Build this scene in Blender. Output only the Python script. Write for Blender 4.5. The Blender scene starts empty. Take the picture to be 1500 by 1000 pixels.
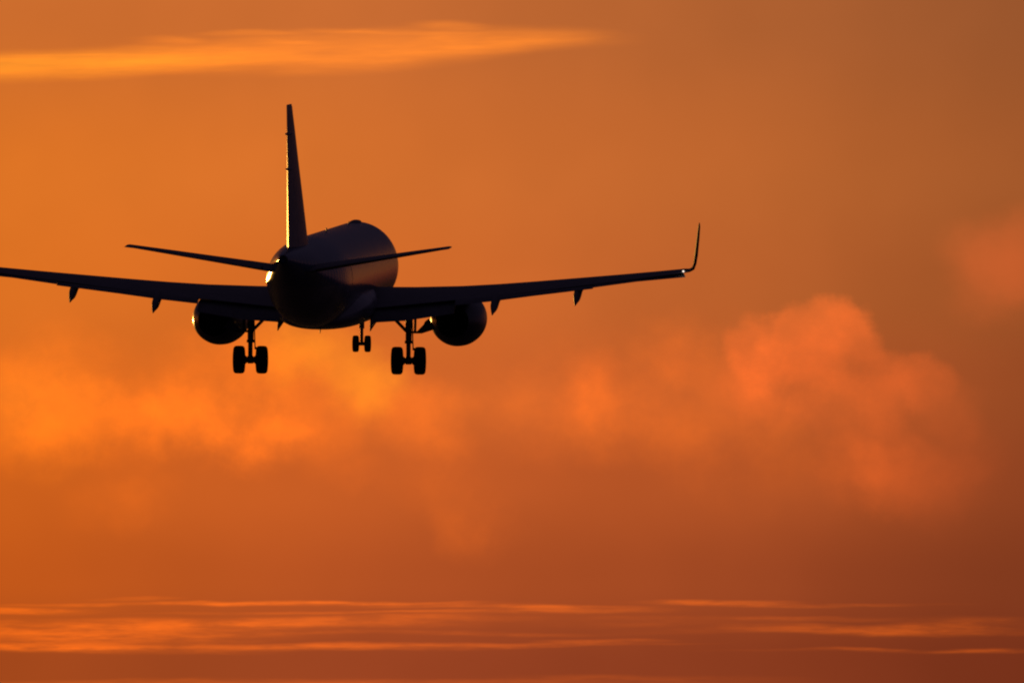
import bpy, bmesh, math, random
from mathutils import Vector, Matrix

random.seed(4)
S = bpy.context.scene
R = math.radians

# ------------------------------------------------------------------ camera
CAM_EL = 2.2                      # degrees above the horizon
FOCAL = 567.0
cam_d = bpy.data.cameras.new('camera')
cam_d.lens = FOCAL
cam_d.sensor_width = 36.0
cam_d.clip_start = 0.5
cam_d.clip_end = 100000.0
cam = bpy.data.objects.new('camera', cam_d)
S.collection.objects.link(cam)
cam.location = (0, 0, 1.7)
cam.rotation_euler = (R(90 + CAM_EL), 0, 0)
S.camera = cam
S.render.resolution_x, S.render.resolution_y = 1024, 682

# ------------------------------------------------------------------ exposure
S.view_settings.view_transform = 'Standard'
S.view_settings.look = 'None'
S.view_settings.exposure = 0.0
S.view_settings.gamma = 1.0
S.render.engine = 'CYCLES'
S.cycles.filter_width = 2.1       # long lens, slightly soft
S.cycles.max_bounces = 6

# ------------------------------------------------------------------ sun
SUN_AZ, SUN_EL = -8.0, 1.8        # degrees: left of the view, just above the horizon
sd = bpy.data.lights.new('sun', 'SUN')
sd.energy = 0.5
sd.angle = R(0.5)
sd.color = (1.0, 0.47, 0.085)
sun = bpy.data.objects.new('sun', sd)
S.collection.objects.link(sun)
to_sun = Vector((math.sin(R(SUN_AZ)) * math.cos(R(SUN_EL)), math.cos(R(SUN_AZ)) * math.cos(R(SUN_EL)), math.sin(R(SUN_EL))))
sun.rotation_euler = to_sun.to_track_quat('Z', 'Y').to_euler()
sun.location = (-60, 300, 60)

# ------------------------------------------------------------------ world: sunset sky
W = bpy.data.worlds.new('World')
S.world = W
W.use_nodes = True
nt = W.node_tree
for n in list(nt.nodes):
    nt.nodes.remove(n)
L = nt.links


def s2l(c):
    return tuple(((v / 255) / 12.92 if v / 255 <= 0.04045 else ((v / 255 + 0.055) / 1.055) ** 2.4) for v in c)


def put(sock, v):
    if isinstance(v, bpy.types.NodeSocket):
        L.new(v, sock)
    else:
        sock.default_value = v


def m(op, a, b=0.0, c=None, clamp=False):
    n = nt.nodes.new('ShaderNodeMath')
    n.operation = op
    n.use_clamp = clamp
    put(n.inputs[0], a)
    put(n.inputs[1], b)
    if c is not None:
        put(n.inputs[2], c)
    return n.outputs[0]


def vm(op, a, b=None, scale=None):
    n = nt.nodes.new('ShaderNodeVectorMath')
    n.operation = op
    put(n.inputs[0], a)
    if b is not None:
        put(n.inputs[1], b)
    if scale is not None:
        put(n.inputs['Scale'], scale)
    return n.outputs['Value'] if op in ('LENGTH', 'DOT_PRODUCT') else n.outputs['Vector']


def step(v, a, b, lo=0.0, hi=1.0):
    n = nt.nodes.new('ShaderNodeMapRange')
    n.interpolation_type = 'SMOOTHSTEP'
    put(n.inputs['Value'], v)
    n.inputs['From Min'].default_value = a
    n.inputs['From Max'].default_value = b
    n.inputs['To Min'].default_value = lo
    n.inputs['To Max'].default_value = hi
    return n.outputs[0]


def mixc(f, a, b, mode='MIX'):
    n = nt.nodes.new('ShaderNodeMix')
    n.data_type = 'RGBA'
    n.blend_type = mode
    n.clamp_result = False
    n.clamp_factor = mode == 'MIX'
    put(n.inputs['Factor'], f)
    for sk, v in ((n.inputs[6], a), (n.inputs[7], b)):
        if isinstance(v, tuple):
            v = (*v, 1.0) if len(v) == 3 else v
        put(sk, v)
    return n.outputs[2]


def comb(x, y, z=0.0):
    n = nt.nodes.new('ShaderNodeCombineXYZ')
    put(n.inputs[0], x)
    put(n.inputs[1], y)
    put(n.inputs[2], z)
    return n.outputs[0]


def noise(vec, scale, detail=4.0, rough=0.55, out='Fac'):
    n = nt.nodes.new('ShaderNodeTexNoise')
    L.new(vec, n.inputs['Vector'])
    n.inputs['Scale'].default_value = scale
    n.inputs['Detail'].default_value = detail
    n.inputs['Roughness'].default_value = rough
    return n.outputs[out]


tc = nt.nodes.new('ShaderNodeTexCoord')
sep = nt.nodes.new('ShaderNodeSeparateXYZ')
L.new(vm('NORMALIZE', tc.outputs['Generated']), sep.inputs[0])
az = m('ARCTAN2', sep.outputs[0], sep.outputs[1])          # compass bearing, 0 = +Y
el = m('ARCSINE', sep.outputs[2])                           # elevation
UNIT = 1000.0 * 36.0 / 1500.0 / FOCAL                       # one unit of sky angle, in radians (about 2.4 degrees)
u = m('ADD', m('DIVIDE', az, UNIT), 0.75)
v = m('SUBTRACT', 0.5, m('DIVIDE', m('SUBTRACT', el, R(CAM_EL)), UNIT))
P = comb(u, v)

# clear-air gradient of the afterglow: bands of elevation, each running from the sun's side to the dim side
BANDS = [
    (0.00, [(206, 110, 46), (204, 109, 48), (197, 106, 50), (185, 101, 49), (170, 94, 48), (152, 85, 45)]),
    (0.25, [(222, 116, 36), (219, 115, 42), (211, 111, 46), (198, 105, 47), (182, 98, 45), (159, 86, 42)]),
    (0.42, [(222, 114, 34), (218, 110, 38), (212, 107, 42), (196, 100, 45), (178, 93, 43), (156, 81, 39)]),
    (0.56, [(220, 108, 32), (210, 102, 34), (206, 100, 40), (194, 94, 43), (176, 85, 40), (147, 72, 35)]),
    (0.70, [(208, 97, 26), (202, 94, 34), (196, 91, 38), (182, 84, 38), (172, 80, 37), (141, 65, 33)]),
    (0.85, [(196, 88, 24), (188, 85, 32), (178, 80, 36), (166, 75, 35), (152, 68, 34), (125, 56, 29)]),
    (0.97, [(164, 72, 26), (158, 70, 32), (152, 66, 34), (145, 63, 33), (134, 57, 29), (114, 47, 25)]),
]
ug = m('ADD', m('DIVIDE', u, 1.5), 0.0)
sky = None
for i, (vv, cols) in enumerate(BANDS):
    r = nt.nodes.new('ShaderNodeValToRGB')
    r.color_ramp.interpolation = 'B_SPLINE'
    e = r.color_ramp.elements
    while len(e) < len(cols):
        e.new(0.5)
    for k, c in enumerate(cols):
        e[k].position = k / (len(cols) - 1)
        e[k].color = (*s2l(c), 1)
    L.new(ug, r.inputs[0])
    sky = r.outputs[0] if sky is None else mixc(step(v, BANDS[i - 1][0], vv), sky, r.outputs[0])

# ---- clouds, laid out by direction on the sky
wn = noise(P, 5.0, 6.0, 0.55, 'Color')
warp = vm('SCALE', vm('SUBTRACT', wn, (0.5, 0.5, 0.5)), scale=0.13)
wf = vm('SCALE', vm('SUBTRACT', noise(P, 17.0, 4.0, 0.6, 'Color'), (0.5, 0.5, 0.5)), scale=0.045)
Pc = vm('ADD', vm('ADD', P, warp), wf)                                     # for heaped cloud
Ps_in = comb(m('MULTIPLY', u, 0.16), v)
sn = noise(Ps_in, 14.0, 5.0, 0.55, 'Color')
swarp = vm('MULTIPLY', vm('SUBTRACT', sn, (0.5, 0.5, 0.5)), (0.25, 0.030, 0.0))
Ps = vm('ADD', P, swarp)                                    # for streaks


def blob(pos, cx, cy, rx, ry, amp, inner=0.0, tilt=0.0):
    d = vm('SUBTRACT', pos, (cx / 1000, cy / 1000, 0))
    if tilt:
        n = nt.nodes.new('ShaderNodeVectorRotate')
        n.rotation_type = 'Z_AXIS'
        n.inputs['Angle'].default_value = R(tilt)
        L.new(d, n.inputs['Vector'])
        d = n.outputs[0]
    d = vm('MULTIPLY', d, (1000 / rx, 1000 / ry, 0))
    return step(vm('LENGTH', d), 1.0, inner, 0.0, amp)


def total(pos, blobs, op='ADD'):
    acc = None
    for b in blobs:
        s = blob(pos, *b)
        acc = s if acc is None else m(op, acc, s)
    return acc


fb = noise(P, 9.0, 6.0, 0.6)
# the soft glowing bank under the aircraft
bank = total(Pc, [
    (70, 575, 190, 110, 0.55), (215, 620, 260, 80, 0.50), (370, 590, 230, 120, 0.55), (440, 520, 200, 90, 0.35),
    (545, 580, 120, 100, 0.30), (630, 625, 120, 75, 0.50), (390, 650, 160, 50, 0.35), (0, 640, 160, 70, 0.30),
    (180, 725, 120, 70, 0.25), (695, 765, 90, 70, 0.24), (640, 700, 150, 90, 0.14), (480, 690, 100, 60, 0.22),
    (850, 590, 160, 110, 0.16), (990, 525, 100, 75, 0.24), (930, 620, 230, 85, 0.24), (1010, 580, 330, 150, 0.17), (1180, 650, 280, 130, 0.15), (300, 630, 280, 55, 0.28), (740, 600, 160, 90, 0.16)])
bank = m('MULTIPLY', bank, step(fb, 0.28, 0.70, 0.52, 1.4))
gold = total(Pc, [(440, 510, 110, 70, 0.55), (535, 560, 80, 90, 0.65), (40, 600, 160, 120, 0.15)])
# the heaped cloud on the right, firmer along its upper edge
Ph = vm('ADD', vm('ADD', P, vm('SCALE', warp, scale=0.42)), wf)
heap = total(Ph, [
    (1114, 520, 62, 66, 1.1, 0.45), (1165, 508, 76, 58, 1.2, 0.4), (1205, 494, 84, 60, 1.4, 0.5), (1247, 512, 62, 66, 1.0, 0.45),
    (1215, 560, 150, 80, 0.7), (1300, 565, 90, 62, 1.0, 0.3), (1352, 562, 64, 54, 1.0, 0.4), (1390, 600, 60, 66, 0.45),
    (1290, 620, 110, 90, 0.8), (1318, 690, 92, 72, 0.8), (1265, 690, 100, 70, 0.4), (1130, 570, 120, 80, 0.4), (1104, 562, 62, 66, 0.5, 0.1),
    (1400, 680, 80, 100, 0.3), (1360, 730, 70, 60, 0.25)])
heap = m('SUBTRACT', 1.0, m('EXPONENT', m('MULTIPLY', heap, -1.25)))
hshade = total(Ph, [(1262, 545, 80, 32, 0.40), (1110, 605, 100, 60, 0.38), (1340, 610, 24, 80, 0.45, 0.0, 38), (1200, 665, 90, 60, 0.30), (1255, 500, 34, 60, 0.24), (1165, 575, 60, 24, 0.2), (1130, 480, 16, 40, 0.22, 0.0, -30), (1265, 625, 60, 22, 0.22, 0.0, -20),
                    (1335, 530, 40, 20, 0.25, 0.0, -30)])
hlight = step(m('ADD', u, m('MULTIPLY', v, 0.7)), 1.42, 1.85, 1.0, 0.55)
heap = m('MULTIPLY', m('MULTIPLY', heap, hlight), m('SUBTRACT', step(fb, 0.28, 0.72, 0.68, 1.25), hshade))
Pp = vm('ADD', P, vm('ADD', wf, vm('SCALE', warp, scale=0.15)))
puff = total(Pp, [(866, 572, 74, 74, 0.36), (880, 545, 44, 44, 0.16), (850, 600, 60, 50, 0.1), (995, 515, 60, 60, 0.16), (935, 590, 70, 60, 0.1)])
vor = nt.nodes.new('ShaderNodeTexVoronoi')
vor.feature = 'SMOOTH_F1'
vor.voronoi_dimensions = '2D'
vor.inputs['Scale'].default_value = 15.0
vor.inputs['Detail'].default_value = 0.6
vor.inputs['Roughness'].default_value = 0.5
vor.inputs['Smoothness'].default_value = 0.6
L.new(Ph, vor.inputs['Vector'])
billow = step(vor.outputs['Distance'], 0.15, 0.75, 1.16, 0.84)
heap = m('MULTIPLY', heap, billow)
puff = m('MULTIPLY', puff, billow)
bank = m('MULTIPLY', bank, m('MULTIPLY_ADD', billow, 0.6, 0.4))
edge = total(Ph, [(1500, 365, 130, 75, 0.40, 0.2), (1455, 410, 90, 85, 0.30, 0.1), (1405, 360, 60, 45, 0.16), (1500, 425, 80, 45, 0.18)])
# streaks high on the left and low along the horizon
top = total(Ps, [
    (60, 96, 420, 30, 0.95, 0.2, 2.2), (430, 78, 420, 38, 0.75, 0.2, 2.4), (680, 58, 230, 30, 0.60, 0.2, 1.0), (250, 58, 70, 9, 0.4), (370, 50, 130, 5, 0.4), (560, 46, 170, 5, 0.4), (660, 36, 80, 8, 0.4), (120, 80, 200, 4, 0.3), (450, 62, 90, 5, 0.3),
    (820, 60, 160, 18, 0.25)])
topgold = blob(Ps, 0, 98, 480, 30, 0.8, 0.0, 2.2)
low = total(Ps, [
    (390, 884, 460, 5, 0.55), (0, 894, 200, 9, 0.6), (120, 926, 420, 26, 0.50), (380, 912, 420, 14, 0.42), (0, 945, 300, 12, 0.35),
    (150, 950, 320, 9, 0.45), (470, 944, 320, 7, 0.48), (180, 877, 70, 4, 0.25), (900, 936, 120, 5, 0.36),
    (1060, 882, 180, 7, 0.50), (840, 893, 190, 9, 0.34), (1250, 919, 300, 9, 0.32), (1440, 914, 160, 11, 0.26), (1250, 922, 420, 7, 0.2), (1330, 954, 340, 5, 0.2), (1000, 912, 260, 8, 0.14),
    (1240, 951, 90, 5, 0.28), (1120, 905, 380, 6, 0.2), (1380, 926, 260, 6, 0.2), (560, 897, 420, 4, 0.28), (620, 926, 420, 5, 0.22), (1200, 886, 260, 4, 0.22), (1430, 952, 120, 6, 0.26), (500, 1002, 1000, 9, 0.22), (950, 994, 300, 8, 0.16), (720, 889, 300, 5, 0.38), (780, 941, 300, 5, 0.34), (640, 905, 300, 8, 0.2)])
fine = noise(comb(m('MULTIPLY', u, 0.12), v), 60.0, 4.0, 0.6)
low = m('MULTIPLY', low, step(fine, 0.34, 0.66, 0.42, 1.5))
top = m('MULTIPLY', top, step(noise(comb(m('MULTIPLY', u, 0.10), m('ADD', v, m('MULTIPLY', u, 0.035))), 44.0, 4.0, 0.6), 0.3, 0.7, 0.68, 1.28))

sky = mixc(bank, sky, (0.46, 0.075, 0.0), 'ADD')
sky = mixc(gold, sky, (0.34, 0.15, 0.0), 'ADD')
sky = mixc(heap, sky, (0.40, 0.050, 0.005), 'ADD')
sky = mixc(puff, sky, (0.42, 0.055, 0.0), 'ADD')
sky = mixc(edge, sky, (0.36, 0.042, 0.008), 'ADD')
sky = mixc(top, sky, (0.42, 0.100, -0.005), 'ADD')
sky = mixc(topgold, sky, (0.0, 0.06, -0.02), 'ADD')
low = m('MULTIPLY', low, step(u, 0.0, 0.9, 1.35, 1.0))
sky = mixc(low, sky, (0.55, 0.085, 0.0), 'ADD')
sky = mixc(1.0, sky, step(noise(P, 3.0, 3.0, 0.5), 0.25, 0.75, 0.95, 1.05), 'MULTIPLY')

# away from the sunset the sky is the physical twilight sky
ns = nt.nodes.new('ShaderNodeTexSky')
ns.sky_type = 'NISHITA'
ns.sun_disc = False
ns.sun_elevation = R(SUN_EL)
ns.sun_rotation = R(SUN_AZ)
ns.air_density = 2.0
ns.dust_density = 0.6
ns.ozone_density = 4.0
dusk = vm('ADD', vm('SCALE', vm('MULTIPLY', ns.outputs[0], (0.8, 0.75, 1.1)), scale=0.0025), (0.016, 0.0115, 0.023))
side = m('SUBTRACT', az, R(SUN_AZ))
near = m('MULTIPLY', m('MULTIPLY', step(side, R(16.5), R(26), 1.0, 0.06), step(side, R(26), R(60), 1.0, 0.0)), step(side, R(-50), R(-12)))
near = m('MULTIPLY', m('MULTIPLY', near, step(el, R(3.7), R(7.5), 1.0, 0.0)), step(el, R(-0.1), R(0.9), 0.15, 1.0))
final = mixc(near, dusk, sky)
bg = nt.nodes.new('ShaderNodeBackground')
L.new(final, bg.inputs['Color'])
bg.inputs['Strength'].default_value = 1.0
wo = nt.nodes.new('ShaderNodeOutputWorld')
L.new(bg.outputs[0], wo.inputs['Surface'])


# ------------------------------------------------------------------ materials
def mat(name, col, rough=0.4, metal=0.0, coat=0.0, col2=None, scale=3.0, bump=0.0):
    mt = bpy.data.materials.new(name)
    mt.use_nodes = True
    t = mt.node_tree
    p = t.nodes['Principled BSDF']
    p.inputs['Roughness'].default_value = rough
    p.inputs['Metallic'].default_value = metal
    p.inputs['Coat Weight'].default_value = coat
    p.inputs['Coat Roughness'].default_value = 0.12
    g = t.nodes.new('ShaderNodeTexCoord')
    n = t.nodes.new('ShaderNodeTexNoise')
    n.inputs['Scale'].default_value = scale
    n.inputs['Detail'].default_value = 5
    t.links.new(g.outputs['Object'], n.inputs['Vector'])
    r = t.nodes.new('ShaderNodeValToRGB')
    c2 = col2 or tuple(x * 0.78 for x in col)
    r.color_ramp.elements[0].position = 0.35
    r.color_ramp.elements[1].position = 0.65
    r.color_ramp.elements[0].color = (*c2, 1)
    r.color_ramp.elements[1].color = (*col, 1)
    t.links.new(n.outputs['Fac'], r.inputs[0])
    t.links.new(r.outputs[0], p.inputs['Base Color'])
    if bump:
        b = t.nodes.new('ShaderNodeBump')
        b.inputs['Strength'].default_value = bump
        b.inputs['Distance'].default_value = 0.02
        t.links.new(n.outputs['Fac'], b.inputs['Height'])
        t.links.new(b.outputs[0], p.inputs['Normal'])
    return mt


def fuselage_mat():
    mt = mat('fuselage_paint', (0.27, 0.26, 0.30), 0.22, 0.0, 0.0, (0.14, 0.135, 0.17), scale=0.9)
    t = mt.node_tree
    p = t.nodes['Principled BSDF']
    src = p.inputs['Base Color'].links[0].from_socket
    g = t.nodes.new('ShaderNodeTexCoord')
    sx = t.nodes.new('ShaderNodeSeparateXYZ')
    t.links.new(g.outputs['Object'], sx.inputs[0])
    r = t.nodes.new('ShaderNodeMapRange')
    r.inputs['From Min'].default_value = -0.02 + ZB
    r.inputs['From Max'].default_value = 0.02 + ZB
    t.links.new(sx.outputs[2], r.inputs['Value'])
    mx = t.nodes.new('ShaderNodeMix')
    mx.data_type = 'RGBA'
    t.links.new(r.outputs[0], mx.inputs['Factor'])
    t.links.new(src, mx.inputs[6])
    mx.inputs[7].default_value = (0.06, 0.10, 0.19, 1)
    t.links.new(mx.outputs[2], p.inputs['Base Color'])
    # faint skin panel waviness
    w = t.nodes.new('ShaderNodeTexWave')
    w.bands_direction = 'Y'
    w.inputs['Scale'].default_value = 0.6
    w.inputs['Distortion'].default_value = 1.0
    t.links.new(g.outputs['Object'], w.inputs['Vector'])
    b = t.nodes.new('ShaderNodeBump')
    b.inputs['Strength'].default_value = 0.2
    b.inputs['Distance'].default_value = 0.02
    t.links.new(w.outputs['Fac'], b.inputs['Height'])
    t.links.new(b.outputs[0], p.inputs['Normal'])
    return mt


ZB = 3.68                 # height of the fuselage axis above the tyres' lowest point
M_FUS = fuselage_mat()
M_WHITE = mat('white_paint', (0.30, 0.30, 0.33), 0.42, 0.0, 0.0)
M_TIP = mat('winglet_paint', (0.05, 0.045, 0.06), 0.6)
M_WING = mat('wing_grey', (0.13, 0.13, 0.145), 0.5, 0.0, 0.0)
M_METAL = mat('bare_metal', (0.42, 0.41, 0.40), 0.25, 1.0)
M_DARK = mat('burnt_metal', (0.045, 0.042, 0.04), 0.5, 0.8)
M_NAC = mat('nacelle_paint', (0.08, 0.085, 0.12), 0.35, 0.0, 0.1)
M_TYRE = mat('rubber', (0.022, 0.021, 0.02), 0.85, scale=12, bump=0.2)
M_STEEL = mat('gear_steel', (0.16, 0.16, 0.16), 0.45, 0.3)
M_GLASS = mat('cockpit_glass', (0.01, 0.012, 0.015), 0.08)
M_LAMP = bpy.data.materials.new('tail_navigation_lamp')
M_LAMP.use_nodes = True
M_TIP.node_tree.nodes['Principled BSDF'].inputs['Specular IOR Level'].default_value = 0.2
pl = M_LAMP.node_tree.nodes['Principled BSDF']
pl.inputs['Base Color'].default_value = (0.9, 0.85, 0.8, 1)
pl.inputs['Emission Color'].default_value = (1.0, 0.83, 0.7, 1)
pl.inputs['Emission Strength'].default_value = 1.4


# ------------------------------------------------------------------ mesh helpers
def link(name, bm, material, parent=None, smooth=True, sharp=40):
    bmesh.ops.remove_doubles(bm, verts=bm.verts, dist=1e-5)
    bmesh.ops.recalc_face_normals(bm, faces=bm.faces)
    me = bpy.data.meshes.new(name)
    bm.to_mesh(me)
    bm.free()
    me.materials.append(material)
    if smooth:
        for p in me.polygons:
            p.use_smooth = True
        me.set_sharp_from_angle(angle=R(sharp))
    o = bpy.data.objects.new(name, me)
    S.collection.objects.link(o)
    if parent:
        o.parent = parent
    return o


def V(x, y, z):
    return Vector((x, y, z + ZB))


def loft(bm, rings, cap0=True, cap1=True):
    vs = [[bm.verts.new(p) for p in r] for r in rings]
    n = len(rings[0])
    for a, b in zip(vs, vs[1:]):
        for i in range(n):
            j = (i + 1) % n
            bm.faces.new((a[i], a[j], b[j], b[i]))
    if cap0:
        bm.faces.new(vs[0])
    if cap1:
        bm.faces.new(vs[-1])
    return bm


def hermite(xs, ys, x):
    n = len(xs)
    if x <= xs[0]:
        return ys[0]
    if x >= xs[-1]:
        return ys[-1]
    d = [(ys[i + 1] - ys[i]) / (xs[i + 1] - xs[i]) for i in range(n - 1)]
    t = [d[0]] + [0.0 if d[i - 1] * d[i] <= 0 else 2 * d[i - 1] * d[i] / (d[i - 1] + d[i]) for i in range(1, n - 1)] + [d[-1]]
    for i in range(n - 1):
        if x <= xs[i + 1]:
            h = xs[i + 1] - xs[i]
            s = (x - xs[i]) / h
            return ((1 + 2 * s) * (1 - s) ** 2 * ys[i] + s * (1 - s) ** 2 * h * t[i]
                    + s * s * (3 - 2 * s) * ys[i + 1] + s * s * (s - 1) * h * t[i + 1])


def body(stations, nseg=48, nring=70, power=2.0):
    """stations: (y, half width, half height, axis z, axis x) from rear to front; a smooth closed body."""
    st = sorted(stations)
    ys = [s[0] for s in st]
    rings = []
    for k in range(nring + 1):
        f = k / nring
        y = ys[0] + (ys[-1] - ys[0]) * (0.5 - 0.5 * math.cos(math.pi * f))
        hw, hh, zc = (hermite(ys, [s[i] for s in st], y) for i in (1, 2, 3))
        xc = hermite(ys, [s[4] for s in st], y) if len(st[0]) > 4 else 0.0
        r = []
        for i in range(nseg):
            a = 2 * math.pi * i / nseg
            c, s = math.cos(a), math.sin(a)
            r.append(V(xc + hw * math.copysign(abs(c) ** (2 / power), c), y, zc + hh * math.copysign(abs(s) ** (2 / power), s)))
        rings.append(r)
    bm = bmesh.new()
    return loft(bm, rings)


FOIL = []
for k in range(15):
    c = 0.5 - 0.5 * math.cos(math.pi * k / 14)
    FOIL.append((c, 5 * (0.2969 * math.sqrt(c) - 0.126 * c - 0.3516 * c * c + 0.2843 * c ** 3 - 0.1015 * c ** 4)))


def foil_ring(le, te, t, up, camber=0.0):
    le, te, up = Vector(le), Vector(te), Vector(up).normalized()
    ch = te - le
    c = ch.length
    up = (up - ch.normalized() * up.dot(ch.normalized())).normalized()
    pts = []
    for f, h in FOIL:
        pts.append(le + ch * f + up * (h * t * c + camber * c * 4 * f * (1 - f)))
    for f, h in reversed(FOIL[1:-1]):
        pts.append(le + ch * f + up * (-h * t * c + camber * c * 4 * f * (1 - f)))
    return [V(*p) for p in pts]


def surface(stations, side=1, camber=0.0):
    """stations: (le, te, thickness ratio, up)"""
    rings = [foil_ring(*s, camber=camber) for s in stations]
    if side < 0:
        rings = [[Vector((-p.x, p.y, p.z)) for p in r] for r in rings]
    return loft(bmesh.new(), rings)


def tube(bm, a, b, r0, r1=None, n=14):
    a, b = V(*a), V(*b)
    r1 = r0 if r1 is None else r1
    d = (b - a).normalized()
    x = d.orthogonal().normalized()
    y = d.cross(x)
    rings = []
    for p, r in ((a, r0), (b, r1)):
        rings.append([p + x * (r * math.cos(2 * math.pi * i / n)) + y * (r * math.sin(2 * math.pi * i / n)) for i in range(n)])
    loft(bm, rings)
    return bm


def lathe_x(bm, prof, cx, cy, cz, n=40):
    """revolve (dx, r) about the x axis through (cx, cy, cz)"""
    rings = [[V(cx + dx, cy + r * math.cos(2 * math.pi * i / n), cz + r * math.sin(2 * math.pi * i / n)) for i in range(n)] for dx, r in prof]
    return loft(bm, rings)


def lathe_y(bm, prof, cx, cz, n=48, cap0=False, cap1=False, sq=1.0):
    rings = [[V(cx + r * math.cos(2 * math.pi * i / n), y, cz + sq * r * math.sin(2 * math.pi * i / n)) for i in range(n)] for y, r in prof]
    return loft(bm, rings, cap0, cap1)


def slab(bm, quad, thick):
    """a thin solid plate on four corners"""
    q = [V(*p) for p in quad]
    nrm = (q[1] - q[0]).cross(q[2] - q[0]).normalized() * (thick / 2)
    return loft(bm, [[p + nrm for p in q], [p - nrm for p in q]])


# ------------------------------------------------------------------ ground
bm = bmesh.new()
rings = []
for rr in (0.0, 30, 120, 500, 2000, 8000, 30000):
    rings.append([bm.verts.new((rr * math.cos(2 * math.pi * i / 64), rr * math.sin(2 * math.pi * i / 64), 0)) for i in range(64)])
for a, b in zip(rings, rings[1:]):
    for i in range(64):
        j = (i + 1) % 64
        try:
            bm.faces.new((a[i], a[j], b[j], b[i]))
        except ValueError:
            pass
ground = link('ground', bm, mat('dark_grassland', (0.05, 0.045, 0.05), 0.95, col2=(0.032, 0.028, 0.032), scale=0.15), smooth=False)
ground['kind'] = 'structure'

# ------------------------------------------------------------------ the aircraft
PX_M = 39.4                                   # size in the view: sets the distance
DIST = FOCAL / 36 * 1500 / PX_M
fwd = Vector((0, math.cos(R(CAM_EL)), math.sin(R(CAM_EL))))
upv = Vector((0, -math.sin(R(CAM_EL)), math.cos(R(CAM_EL))))
axis_pt = Vector(cam.location) + fwd * DIST + Vector((-267 / PX_M, 0, 0)) + upv * (97 / PX_M)
YAW, PITCH, ROLL = 4.45, 4.18, 0.55           # degrees: nose right, nose up, right wing down
rot = Matrix.Rotation(R(-YAW), 4, 'Z') @ Matrix.Rotation(R(PITCH), 4, 'X') @ Matrix.Rotation(R(ROLL), 4, 'Y')
plane = bpy.data.objects.new('passenger_airplane', None)
plane.empty_display_size = 2
S.collection.objects.link(plane)
plane.rotation_euler = rot.to_euler()
plane.location = axis_pt - rot.to_3x3() @ Vector((0, 0, ZB))
plane['label'] = 'twin engine passenger jet flying away with its wheels down, dark against the orange sky'
plane['category'] = 'airplane'

# fuselage
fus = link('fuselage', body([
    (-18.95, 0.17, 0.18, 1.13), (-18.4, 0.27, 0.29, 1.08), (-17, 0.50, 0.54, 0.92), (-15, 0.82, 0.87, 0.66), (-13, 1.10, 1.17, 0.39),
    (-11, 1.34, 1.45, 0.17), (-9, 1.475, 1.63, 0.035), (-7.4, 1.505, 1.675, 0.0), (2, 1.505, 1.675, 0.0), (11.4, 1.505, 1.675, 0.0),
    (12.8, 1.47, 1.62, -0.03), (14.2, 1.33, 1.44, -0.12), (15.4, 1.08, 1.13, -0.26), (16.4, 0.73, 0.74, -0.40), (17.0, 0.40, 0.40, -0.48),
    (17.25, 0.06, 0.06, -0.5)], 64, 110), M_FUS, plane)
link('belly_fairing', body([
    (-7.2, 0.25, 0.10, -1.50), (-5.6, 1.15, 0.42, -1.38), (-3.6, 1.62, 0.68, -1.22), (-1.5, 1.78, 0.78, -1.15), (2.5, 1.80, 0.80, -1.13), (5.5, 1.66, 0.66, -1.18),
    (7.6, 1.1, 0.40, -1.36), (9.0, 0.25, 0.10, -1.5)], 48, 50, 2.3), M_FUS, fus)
bm = bmesh.new()
lathe_y(bm, [(-18.93, 0.165), (-19.06, 0.13), (-18.9, 0.12), (-18.6, 0.11)], 0, 1.13, 24, False, True)
link('exhaust', bm, M_DARK, fus)
# antennas along the crown and under the belly
for y, z, h, l in ((-1.2, 1.66, 0.15, 0.42), (8.3, 1.66, 0.12, 0.40)):
    link('antenna', surface([((0, y, z - 0.03), (0, y - l, z - 0.03), 0.14, (1, 0, 0)), ((0, y - l * 0.5, z + h), (0, y - l * 1.05, z + h), 0.14, (1, 0, 0))]), M_WING, fus)
link('antenna', body([(9.6, 0.05, 0.02, 1.66), (10.1, 0.18, 0.07, 1.675), (11.2, 0.2, 0.09, 1.675), (12.2, 0.04, 0.02, 1.62)], 20, 16), M_WING, fus)
link('antenna', surface([((0.15, -5.4, -1.78), (0.15, -5.75, -1.78), 0.14, (1, 0, 0)), ((0.15, -5.6, -1.96), (0.15, -5.8, -1.96), 0.14, (1, 0, 0))]), M_WING, fus)
# rear service doors, 6 mm proud of the skin, with a handle each
for s in (1, -1):
    bm = bmesh.new()
    ring = []
    for off in (0.006, -0.03):
        g = []
        for y in (-7.3, -6.85, -6.4):
            for k in range(9):
                a = R(-22 + 52 * k / 8)
                g.append(((1.505 + off) * math.cos(a) * s, y, (1.675 + off) * math.sin(a)))
        ring.append([[bm.verts.new(V(*g[i * 9 + k])) for k in range(9)] for i in range(3)])
    a, b = ring
    for q in ring:
        for i in range(2):
            for k in range(8):
                bm.faces.new((q[i][k], q[i][k + 1], q[i + 1][k + 1], q[i + 1][k]))
    bd = lambda q: [q[0][k] for k in range(9)] + [q[1][8]] + [q[2][k] for k in range(8, -1, -1)] + [q[1][0]]
    for (p0, p1), (q0, q1) in zip(zip(bd(a), bd(a)[1:] + bd(a)[:1]), zip(bd(b), bd(b)[1:] + bd(b)[:1])):
        bm.faces.new((p0, p1, q1, q0))
    link('service_door', bm, M_FUS, fus)
# cockpit windscreen panes
for s in (1, -1):
    bm = bmesh.new()
    slab(bm, [(s * 0.08, 16.05, 0.42), (s * 0.72, 15.72, 0.38), (s * 0.66, 15.02, 0.83), (s * 0.08, 15.3, 0.90)], 0.12)
    link('windscreen', bm, M_GLASS, fus, False)

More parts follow.
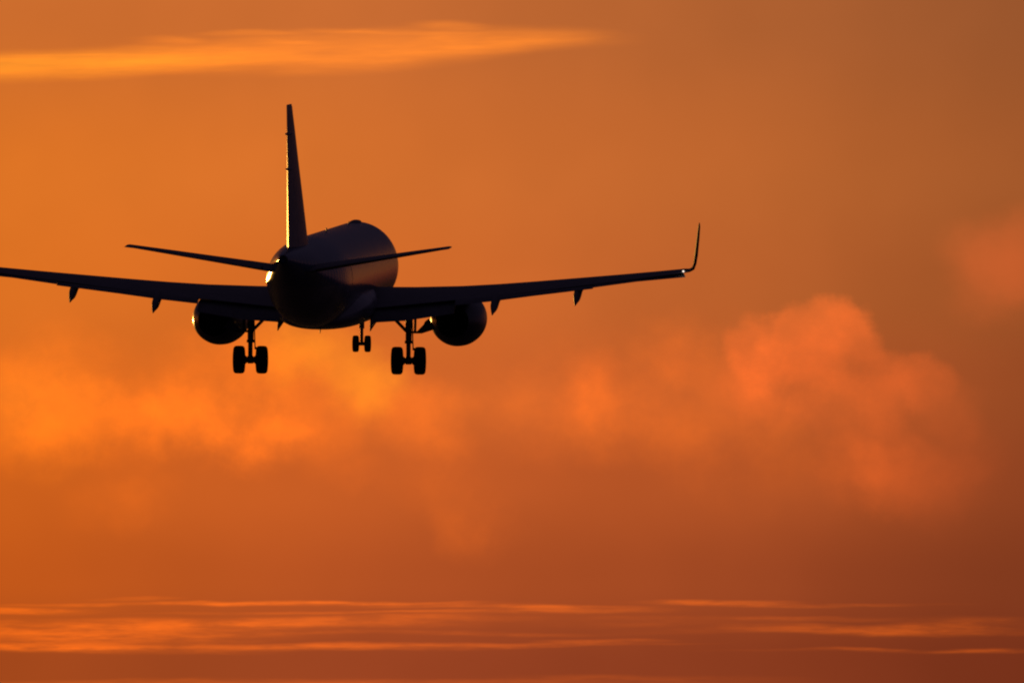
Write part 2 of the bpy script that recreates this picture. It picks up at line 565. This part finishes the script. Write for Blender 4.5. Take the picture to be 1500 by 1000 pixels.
# fin and rudder
def fin_st(z, hinge0, hinge1):
    f = (z - 1.35) / (6.68 - 1.35)
    le = -11.35 + (-15.95 + 11.35) * f
    te = -16.75 + (-17.85 + 16.75) * f
    return le, te
def fin_ring(z, f0, f1, t):
    """slice of the fin's section between chord fractions f0 and f1"""
    le, te = fin_st(z, 0, 0)
    c = le - te
    N = 12
    fs = [f0 + (f1 - f0) * (0.5 - 0.5 * math.cos(math.pi * k / N)) for k in range(N + 1)]
    hh = lambda q: max(0.0, t * c * 5 * (0.2969 * math.sqrt(q) - 0.126 * q - 0.3516 * q * q + 0.2843 * q ** 3 - 0.1015 * q ** 4))
    return [V(hh(q), le - c * q, z) for q in fs] + [V(-hh(q) - 1e-4, le - c * q, z) for q in reversed(fs)]
ZS = [1.2, 1.6, 2.4, 3.4, 4.6, 5.7, 6.3, 6.58, 6.68]
TT = [0.128, 0.127, 0.124, 0.117, 0.103, 0.088, 0.066, 0.06, 0.03]
fin = link('vertical_fin', loft(bmesh.new(), [fin_ring(z, 0.0, 0.70, t) for z, t in zip(ZS, TT)]), M_WHITE, plane)
link('rudder', loft(bmesh.new(), [fin_ring(z, 0.703, 1.0, t) for z, t in zip([1.50] + ZS[2:7], [0.127] + TT[2:7])]), M_WHITE, fin)
link('rudder_cap', loft(bmesh.new(), [fin_ring(z, 0.703, 1.0, t) for z, t in zip([6.31] + ZS[7:], [0.066] + TT[7:])]), M_WHITE, fin)
# dorsal fillet ahead of the fin
link('dorsal_fillet', surface([((0, -9.2, 1.50), (0, -14.0, 1.3), 0.07, (1, 0, 0)), ((0, -10.6, 1.75), (0, -14.0, 1.75), 0.11, (1, 0, 0)), ((0, -11.9, 2.25), (0, -14.2, 2.25), 0.14, (1, 0, 0))]), M_WHITE, fin)
for z, yy in ((5.62, -17.1), (4.35, -16.8)):
    link('hinge_fairing', body([(yy - 0.55, 0.03, 0.03, z), (yy - 0.2, 0.11, 0.05, z), (yy + 0.5, 0.11, 0.05, z), (yy + 1.1, 0.02, 0.02, z)], 14, 10), M_WHITE, fin)

# tailplane
for s in (1, -1):
    def ts(x, f0, f1, t):
        k = (x - 0.35) / (5.88 - 0.35)
        le = -13.55 + (-16.35 + 13.55) * k
        te = -16.95 + (-17.75 + 16.95) * k
        z = 0.66 + (1.565 - 0.66) * k
        c = le - te
        return ((x, le - c * f0, z), (x, le - c * f1, z - 0.03 * c * (f1 - f0)), t, (-0.158, 0, 1))
    xs = [0.35, 1.4, 3.0, 4.5, 5.55, 5.80, 5.88]
    tt = [0.105, 0.105, 0.10, 0.095, 0.085, 0.07, 0.03]
    st = link('horizontal_stabilizer', surface([ts(x, 0, 0.97 if x > 5.7 else 0.80, t) for x, t in zip(xs, tt)], s), M_WING, plane)
    link('elevator', surface([ts(x, 0.72, 1.0, 0.17) for x in (1.0, 3.0, 4.5, 5.6)], s), M_WING, st)

# wings
for s in (1, -1):
    UPW = (-0.07, 0, 1)
    wst = [
        (0.8, 5.5, -1.0, -0.93, -1.28, 0.145), (1.6, 5.05, -1.05, -0.95, -1.20, 0.142), (3.0, 4.35, -1.1, -0.86, -1.05, 0.130),
        (4.8, 3.40, -1.15, -0.71, -0.86, 0.120), (6.2, 2.70, -1.33, -0.57, -0.70, 0.115), (7.6, 2.00, -1.53, -0.41, -0.53, 0.112),
        (9.2, 1.20, -1.75, -0.22, -0.32, 0.11), (10.8, 0.40, -1.98, -0.03, -0.11, 0.108), (12.2, -0.30, -2.17, 0.145, 0.08, 0.105),
        (13.1, -0.75, -2.30, 0.265, 0.20, 0.102), (13.38, -0.92, -2.34, 0.305, 0.25, 0.098)]
    rings = [((x, yl, zl), (x, yt, zt), t, UPW) for x, yl, yt, zl, zt, t in wst]
    wing = link('wing', surface(rings, s, 0.012), M_WING, plane)
    # blended winglet
    wl = [
        ((13.36, -0.93, 0.305), (13.36, -2.34, 0.255), 0.098, (-0.07, 0, 1)), ((13.52, -1.12, 0.325), (13.52, -2.42, 0.29), 0.095, (-0.2, 0, 1)),
        ((13.66, -1.40, 0.40), (13.66, -2.58, 0.38), 0.11, (-0.6, 0, 0.9)), ((13.74, -1.70, 0.58), (13.74, -2.75, 0.58), 0.105, (-1, 0, 0.4)),
        ((13.80, -2.00, 0.90), (13.80, -2.95, 0.90), 0.135, (-1, 0, 0.2)), ((13.89, -2.45, 1.50), (13.89, -3.24, 1.50), 0.135, (-1, 0, 0.17)),
        ((13.96, -2.90, 1.98), (13.96, -3.48, 1.98), 0.135, (-1, 0, 0.16)), ((13.98, -3.15, 2.12), (13.98, -3.52, 2.12), 0.06, (-1, 0, 0.16))]
    link('winglet', surface(wl, s), M_TIP, wing)
    # high-lift surfaces, set for landing
    link('inboard_flap', surface([((1.75, -0.62, -1.22), (1.75, -1.72, -1.70), 0.13, (0, 0, 1)), ((3.0, -0.66, -1.10), (3.0, -1.72, -1.62), 0.13, (0, 0, 1)),
                                  ((4.77, -0.72, -0.92), (4.77, -1.66, -1.34), 0.13, (0, 0, 1))], s, 0.03), M_WING, wing)
    link('outboard_flap', surface([((4.79, -0.80, -0.84), (4.79, -1.62, -1.04), 0.13, (0, 0, 1)), ((6.2, -0.98, -0.69), (6.2, -1.78, -0.88), 0.13, (0, 0, 1)),
                                   ((7.7, -1.22, -0.54), (7.7, -1.98, -0.67), 0.13, (0, 0, 1)), ((9.97, -1.58, -0.26), (9.97, -2.24, -0.375), 0.13, (0, 0, 1))], s, 0.03), M_WING, wing)
    link('aileron', surface([((9.985, -1.50, -0.17), (9.985, -2.12, -0.335), 0.15, (0, 0, 1)), ((11.6, -1.72, 0.01), (11.6, -2.30, -0.10), 0.15, (0, 0, 1)),
                             ((13.30, -1.92, 0.215), (13.42, -2.50, 0.085), 0.15, (0, 0, 1))], s), M_WING, wing)
    # slats along the leading edge
    link('slat', surface([((x, yl + 0.30, zl - 0.20), (x, yl - 0.28, zl + 0.085 - 0.006 * (x - 5)), 0.16, (0, 0, 1)) for x, yl, yt, zl, zt, t in wst[4:10]], s, 0.05), M_METAL, wing)
    link('slat', surface([((x, yl + 0.34, zl - 0.24), (x, yl - 0.30, zl + 0.12), 0.16, (0, 0, 1)) for x, yl, zl in ((2.0, 4.85, -0.93), (2.7, 4.5, -0.89), (3.6, 4.03, -0.81))], s, 0.05), M_METAL, wing)
    # flap track fairings
    for x, z0, z1, yr, w in ((6.30, -0.72, -1.36, -3.0, 0.155), (9.38, -0.33, -0.985, -3.1, 0.15), (1.72, -1.50, -2.0, -2.3, 0.10)):
        link('flap_track_fairing', body([
            (yr, 0.02, 0.03, z1 + 0.03, s * x), (yr + 0.35, w * 0.5, 0.12, z1 + 0.17, s * x), (yr + 1.1, w * 0.95, 0.22, z1 + 0.36, s * x),
            (yr + 2.1, w, 0.21, z0 - 0.06, s * x), (yr + 3.1, w * 0.8, 0.15, z0 - 0.02, s * x), (yr + 4.0, 0.03, 0.03, z0 + 0.05, s * x)], 20, 24), M_WING, wing)
    # white rear navigation light at the wing tip
    link('navigation_light', body([(-2.50, 0.010, 0.010, 0.30, s * 13.33), (-2.44, 0.034, 0.032, 0.30, s * 13.33), (-2.3, 0.034, 0.032, 0.30, s * 13.33), (-2.1, 0.02, 0.02, 0.29, s * 13.33)], 16, 10), M_LAMP, wing)

# engines
for s in (1, -1):
    ex, ez = s * 4.46, -1.74
    bm = bmesh.new()
    lathe_y(bm, [(1.55, 0.608), (1.9, 0.722), (2.4, 0.852), (3.0, 0.949), (3.7, 1.004), (4.5, 1.025), (5.2, 1.009), (5.75, 0.960), (6.05, 0.901), (6.17, 0.841), (6.15, 0.803),
                 (6.0, 0.759), (5.6, 0.732), (5.0, 0.738)], ex, ez, 56, False, True)
    eng = link('engine', bm, M_NAC, plane)
    bm = bmesh.new()
    lathe_y(bm, [(6.06, 0.903), (6.185, 0.844), (6.163, 0.801), (6.03, 0.759)], ex, ez, 56)
    link('intake_lip', bm, M_METAL, eng)
    bm = bmesh.new()
    lathe_y(bm, [(1.553, 0.610), (1.50, 0.599), (1.56, 0.575), (2.2, 0.597), (2.9, 0.618)], ex, ez, 56, False, True)
    link('exhaust_nozzle', bm, M_DARK, eng)
    bm = bmesh.new()
    lathe_y(bm, [(1.02, 0.022), (1.2, 0.098), (1.6, 0.217), (2.1, 0.315), (2.85, 0.358)], ex, ez, 32, True, True)
    link('exhaust_cone', bm, M_DARK, eng)
    # strakes on the cowl and the pylon above
    for sx in (1, -1):
        bm = bmesh.new()
        a = R(52)
        cx, cz = math.cos(a) * sx, math.sin(a)
        slab(bm, [(ex + cx * 0.98, 5.3, ez + cz * 0.98), (ex + cx * 1.16, 4.75, ez + cz * 1.16), (ex + cx * 1.18, 4.45, ez + cz * 1.18), (ex + cx * 1.0, 4.3, ez + cz * 1.0)], 0.03)
        link('strake', bm, M_NAC, eng, False)
    bm = bmesh.new()
    def pyl(z, y0, y1, w):
        return [V(ex + w * c, y, z) for y, c in ((y0, 0), (y0 - 0.5, 0.8), ((y0 + y1) / 2, 1), (y1 + 0.4, 0.6), (y1, 0), (y1 + 0.4, -0.6), ((y0 + y1) / 2, -1), (y0 - 0.5, -0.8))]
    loft(bm, [pyl(-1.05, 5.0, 0.9, 0.20), pyl(-0.86, 4.4, 0.3, 0.20), pyl(-0.74, 3.9, 0.2, 0.18)])
    link('pylon', bm, M_NAC, eng)


# landing gear
def wheel(cx, cy, cz, rad, wid, parent, out):
    h = wid / 2
    prof = [(-h * 0.55, rad * 0.55), (-h * 0.9, rad * 0.62), (-h, rad * 0.76), (-h * 0.96, rad * 0.88), (-h * 0.78, rad * 0.965), (-h * 0.42, rad),
            (-h * 0.36, rad * 0.988), (-h * 0.28, rad), (-h * 0.06, rad), (0, rad * 0.988), (h * 0.06, rad), (h * 0.28, rad), (h * 0.36, rad * 0.988), (h * 0.42, rad),
            (h * 0.78, rad * 0.965), (h * 0.96, rad * 0.88), (h, rad * 0.76), (h * 0.9, rad * 0.62), (h * 0.55, rad * 0.55)]
    w = link('wheel', lathe_x(bmesh.new(), prof, cx, cy, cz), M_TYRE, parent)
    rim = [(-h * 0.62, rad * 0.2), (-h * 0.7, rad * 0.5), (-h * 0.5, rad * 0.56), (h * 0.5, rad * 0.56), (h * 0.7, rad * 0.5), (h * 0.62, rad * 0.2)]
    link('rim', lathe_x(bmesh.new(), rim, cx, cy, cz, 32), M_STEEL, w)


for s in (1, -1):
    gx, gz = s * 2.95, -3.16
    bm = bmesh.new()
    tube(bm, (gx, 0.1, -0.95), (gx, 0.04, -2.42), 0.125, 0.118)
    tube(bm, (gx, 0.04, -2.42), (gx, 0.03, -2.52), 0.15)
    tube(bm, (gx, 0.03, -2.5), (gx, 0, -3.2), 0.082)
    tube(bm, (gx, 0, -3.02), (gx, 0, -3.30), 0.115)
    gear = link('main_landing_gear', bm, M_STEEL, plane)
    bm = bmesh.new()
    lathe_x(bm, [(-0.44, 0.05), (-0.36, 0.19), (-0.2, 0.175), (-0.1, 0.09), (0.1, 0.09), (0.2, 0.175), (0.36, 0.19), (0.44, 0.05)], gx, 0, gz, 24)
    link('axle', bm, M_STEEL, gear)
    for k in (1, -1):
        wheel(gx + k * 0.425, 0, gz, 0.52, 0.41, gear, k)
    bm = bmesh.new()
    tube(bm, (gx - s * 0.03, 0.02, -2.12), (gx - s * 0.52, 0.05, -1.62), 0.062)
    tube(bm, (gx - s * 0.52, 0.05, -1.62), (gx - s * 1.1, 0.1, -1.25), 0.07)
    tube(bm, (gx - s * 0.10, 0.02, -2.06), (gx - s * 0.10, 0.25, -1.4), 0.03)
    link('side_brace', bm, M_STEEL, gear)
    bm = bmesh.new()
    slab(bm, [(gx - 0.08, -0.10, -2.45), (gx + 0.08, -0.10, -2.45), (gx + 0.05, -0.42, -2.78), (gx - 0.05, -0.42, -2.78)], 0.06)
    slab(bm, [(gx - 0.05, -0.42, -2.78), (gx + 0.05, -0.42, -2.78), (gx + 0.08, -0.10, -3.08), (gx - 0.08, -0.10, -3.08)], 0.06)
    tube(bm, (gx + 0.13, 0.02, -1.5), (gx + 0.17, 0.02, -2.75), 0.022)
    tube(bm, (gx + 0.17, 0.02, -2.72), (gx + 0.28, -0.03, -2.76), 0.05)
    link('torque_link', bm, M_STEEL, gear, sharp=30)
    bm = bmesh.new()
    loft(bm, [[V(gx + s * dx, yy, dz) for dx, dz in ((0.34, -2.05), (0.52, -2.10), (0.98, -1.96), (0.74, -1.60), (0.62, -1.70), (0.58, -1.80))] for yy in (-0.25, 0.35)])
    tube(bm, (gx + s * 0.05, -0.1, -2.10), (gx + s * 0.46, -0.1, -2.10), 0.045)
    tube(bm, (gx + s * 0.46, -0.1, -2.10), (gx + s * 0.98, 0.0, -1.93), 0.055)
    tube(bm, (gx + s * 0.24, 0.0, -2.10), (gx + s * 0.25, 0.1, -1.3), 0.05)
    link('gear_door', bm, M_WING, gear, False)

ny, nz = 13.83, -3.03
bm = bmesh.new()
tube(bm, (0, ny + 0.15, -1.3), (0, ny + 0.03, -2.45), 0.10)
tube(bm, (0, ny + 0.03, -2.45), (0, ny, -3.05), 0.062)
tube(bm, (0, ny - 0.05, -2.35), (0, ny + 1.2, -1.5), 0.05)
ng = link('nose_landing_gear', bm, M_STEEL, plane)
bm = bmesh.new()
lathe_x(bm, [(-0.22, 0.03), (-0.2, 0.07), (0.2, 0.07), (0.22, 0.03)], 0, ny, nz, 20)
link('axle', bm, M_STEEL, ng)
for k in (1, -1):
    wheel(k * 0.228, ny, nz, 0.318, 0.23, ng, k)
    bm = bmesh.new()
    slab(bm, [(k * 0.33, ny - 0.3, -1.45), (k * 0.36, ny - 0.3, -1.92), (k * 0.36, ny + 1.0, -1.86), (k * 0.33, ny + 1.1, -1.38)], 0.04)
    link('gear_door', bm, M_WING, ng, False)
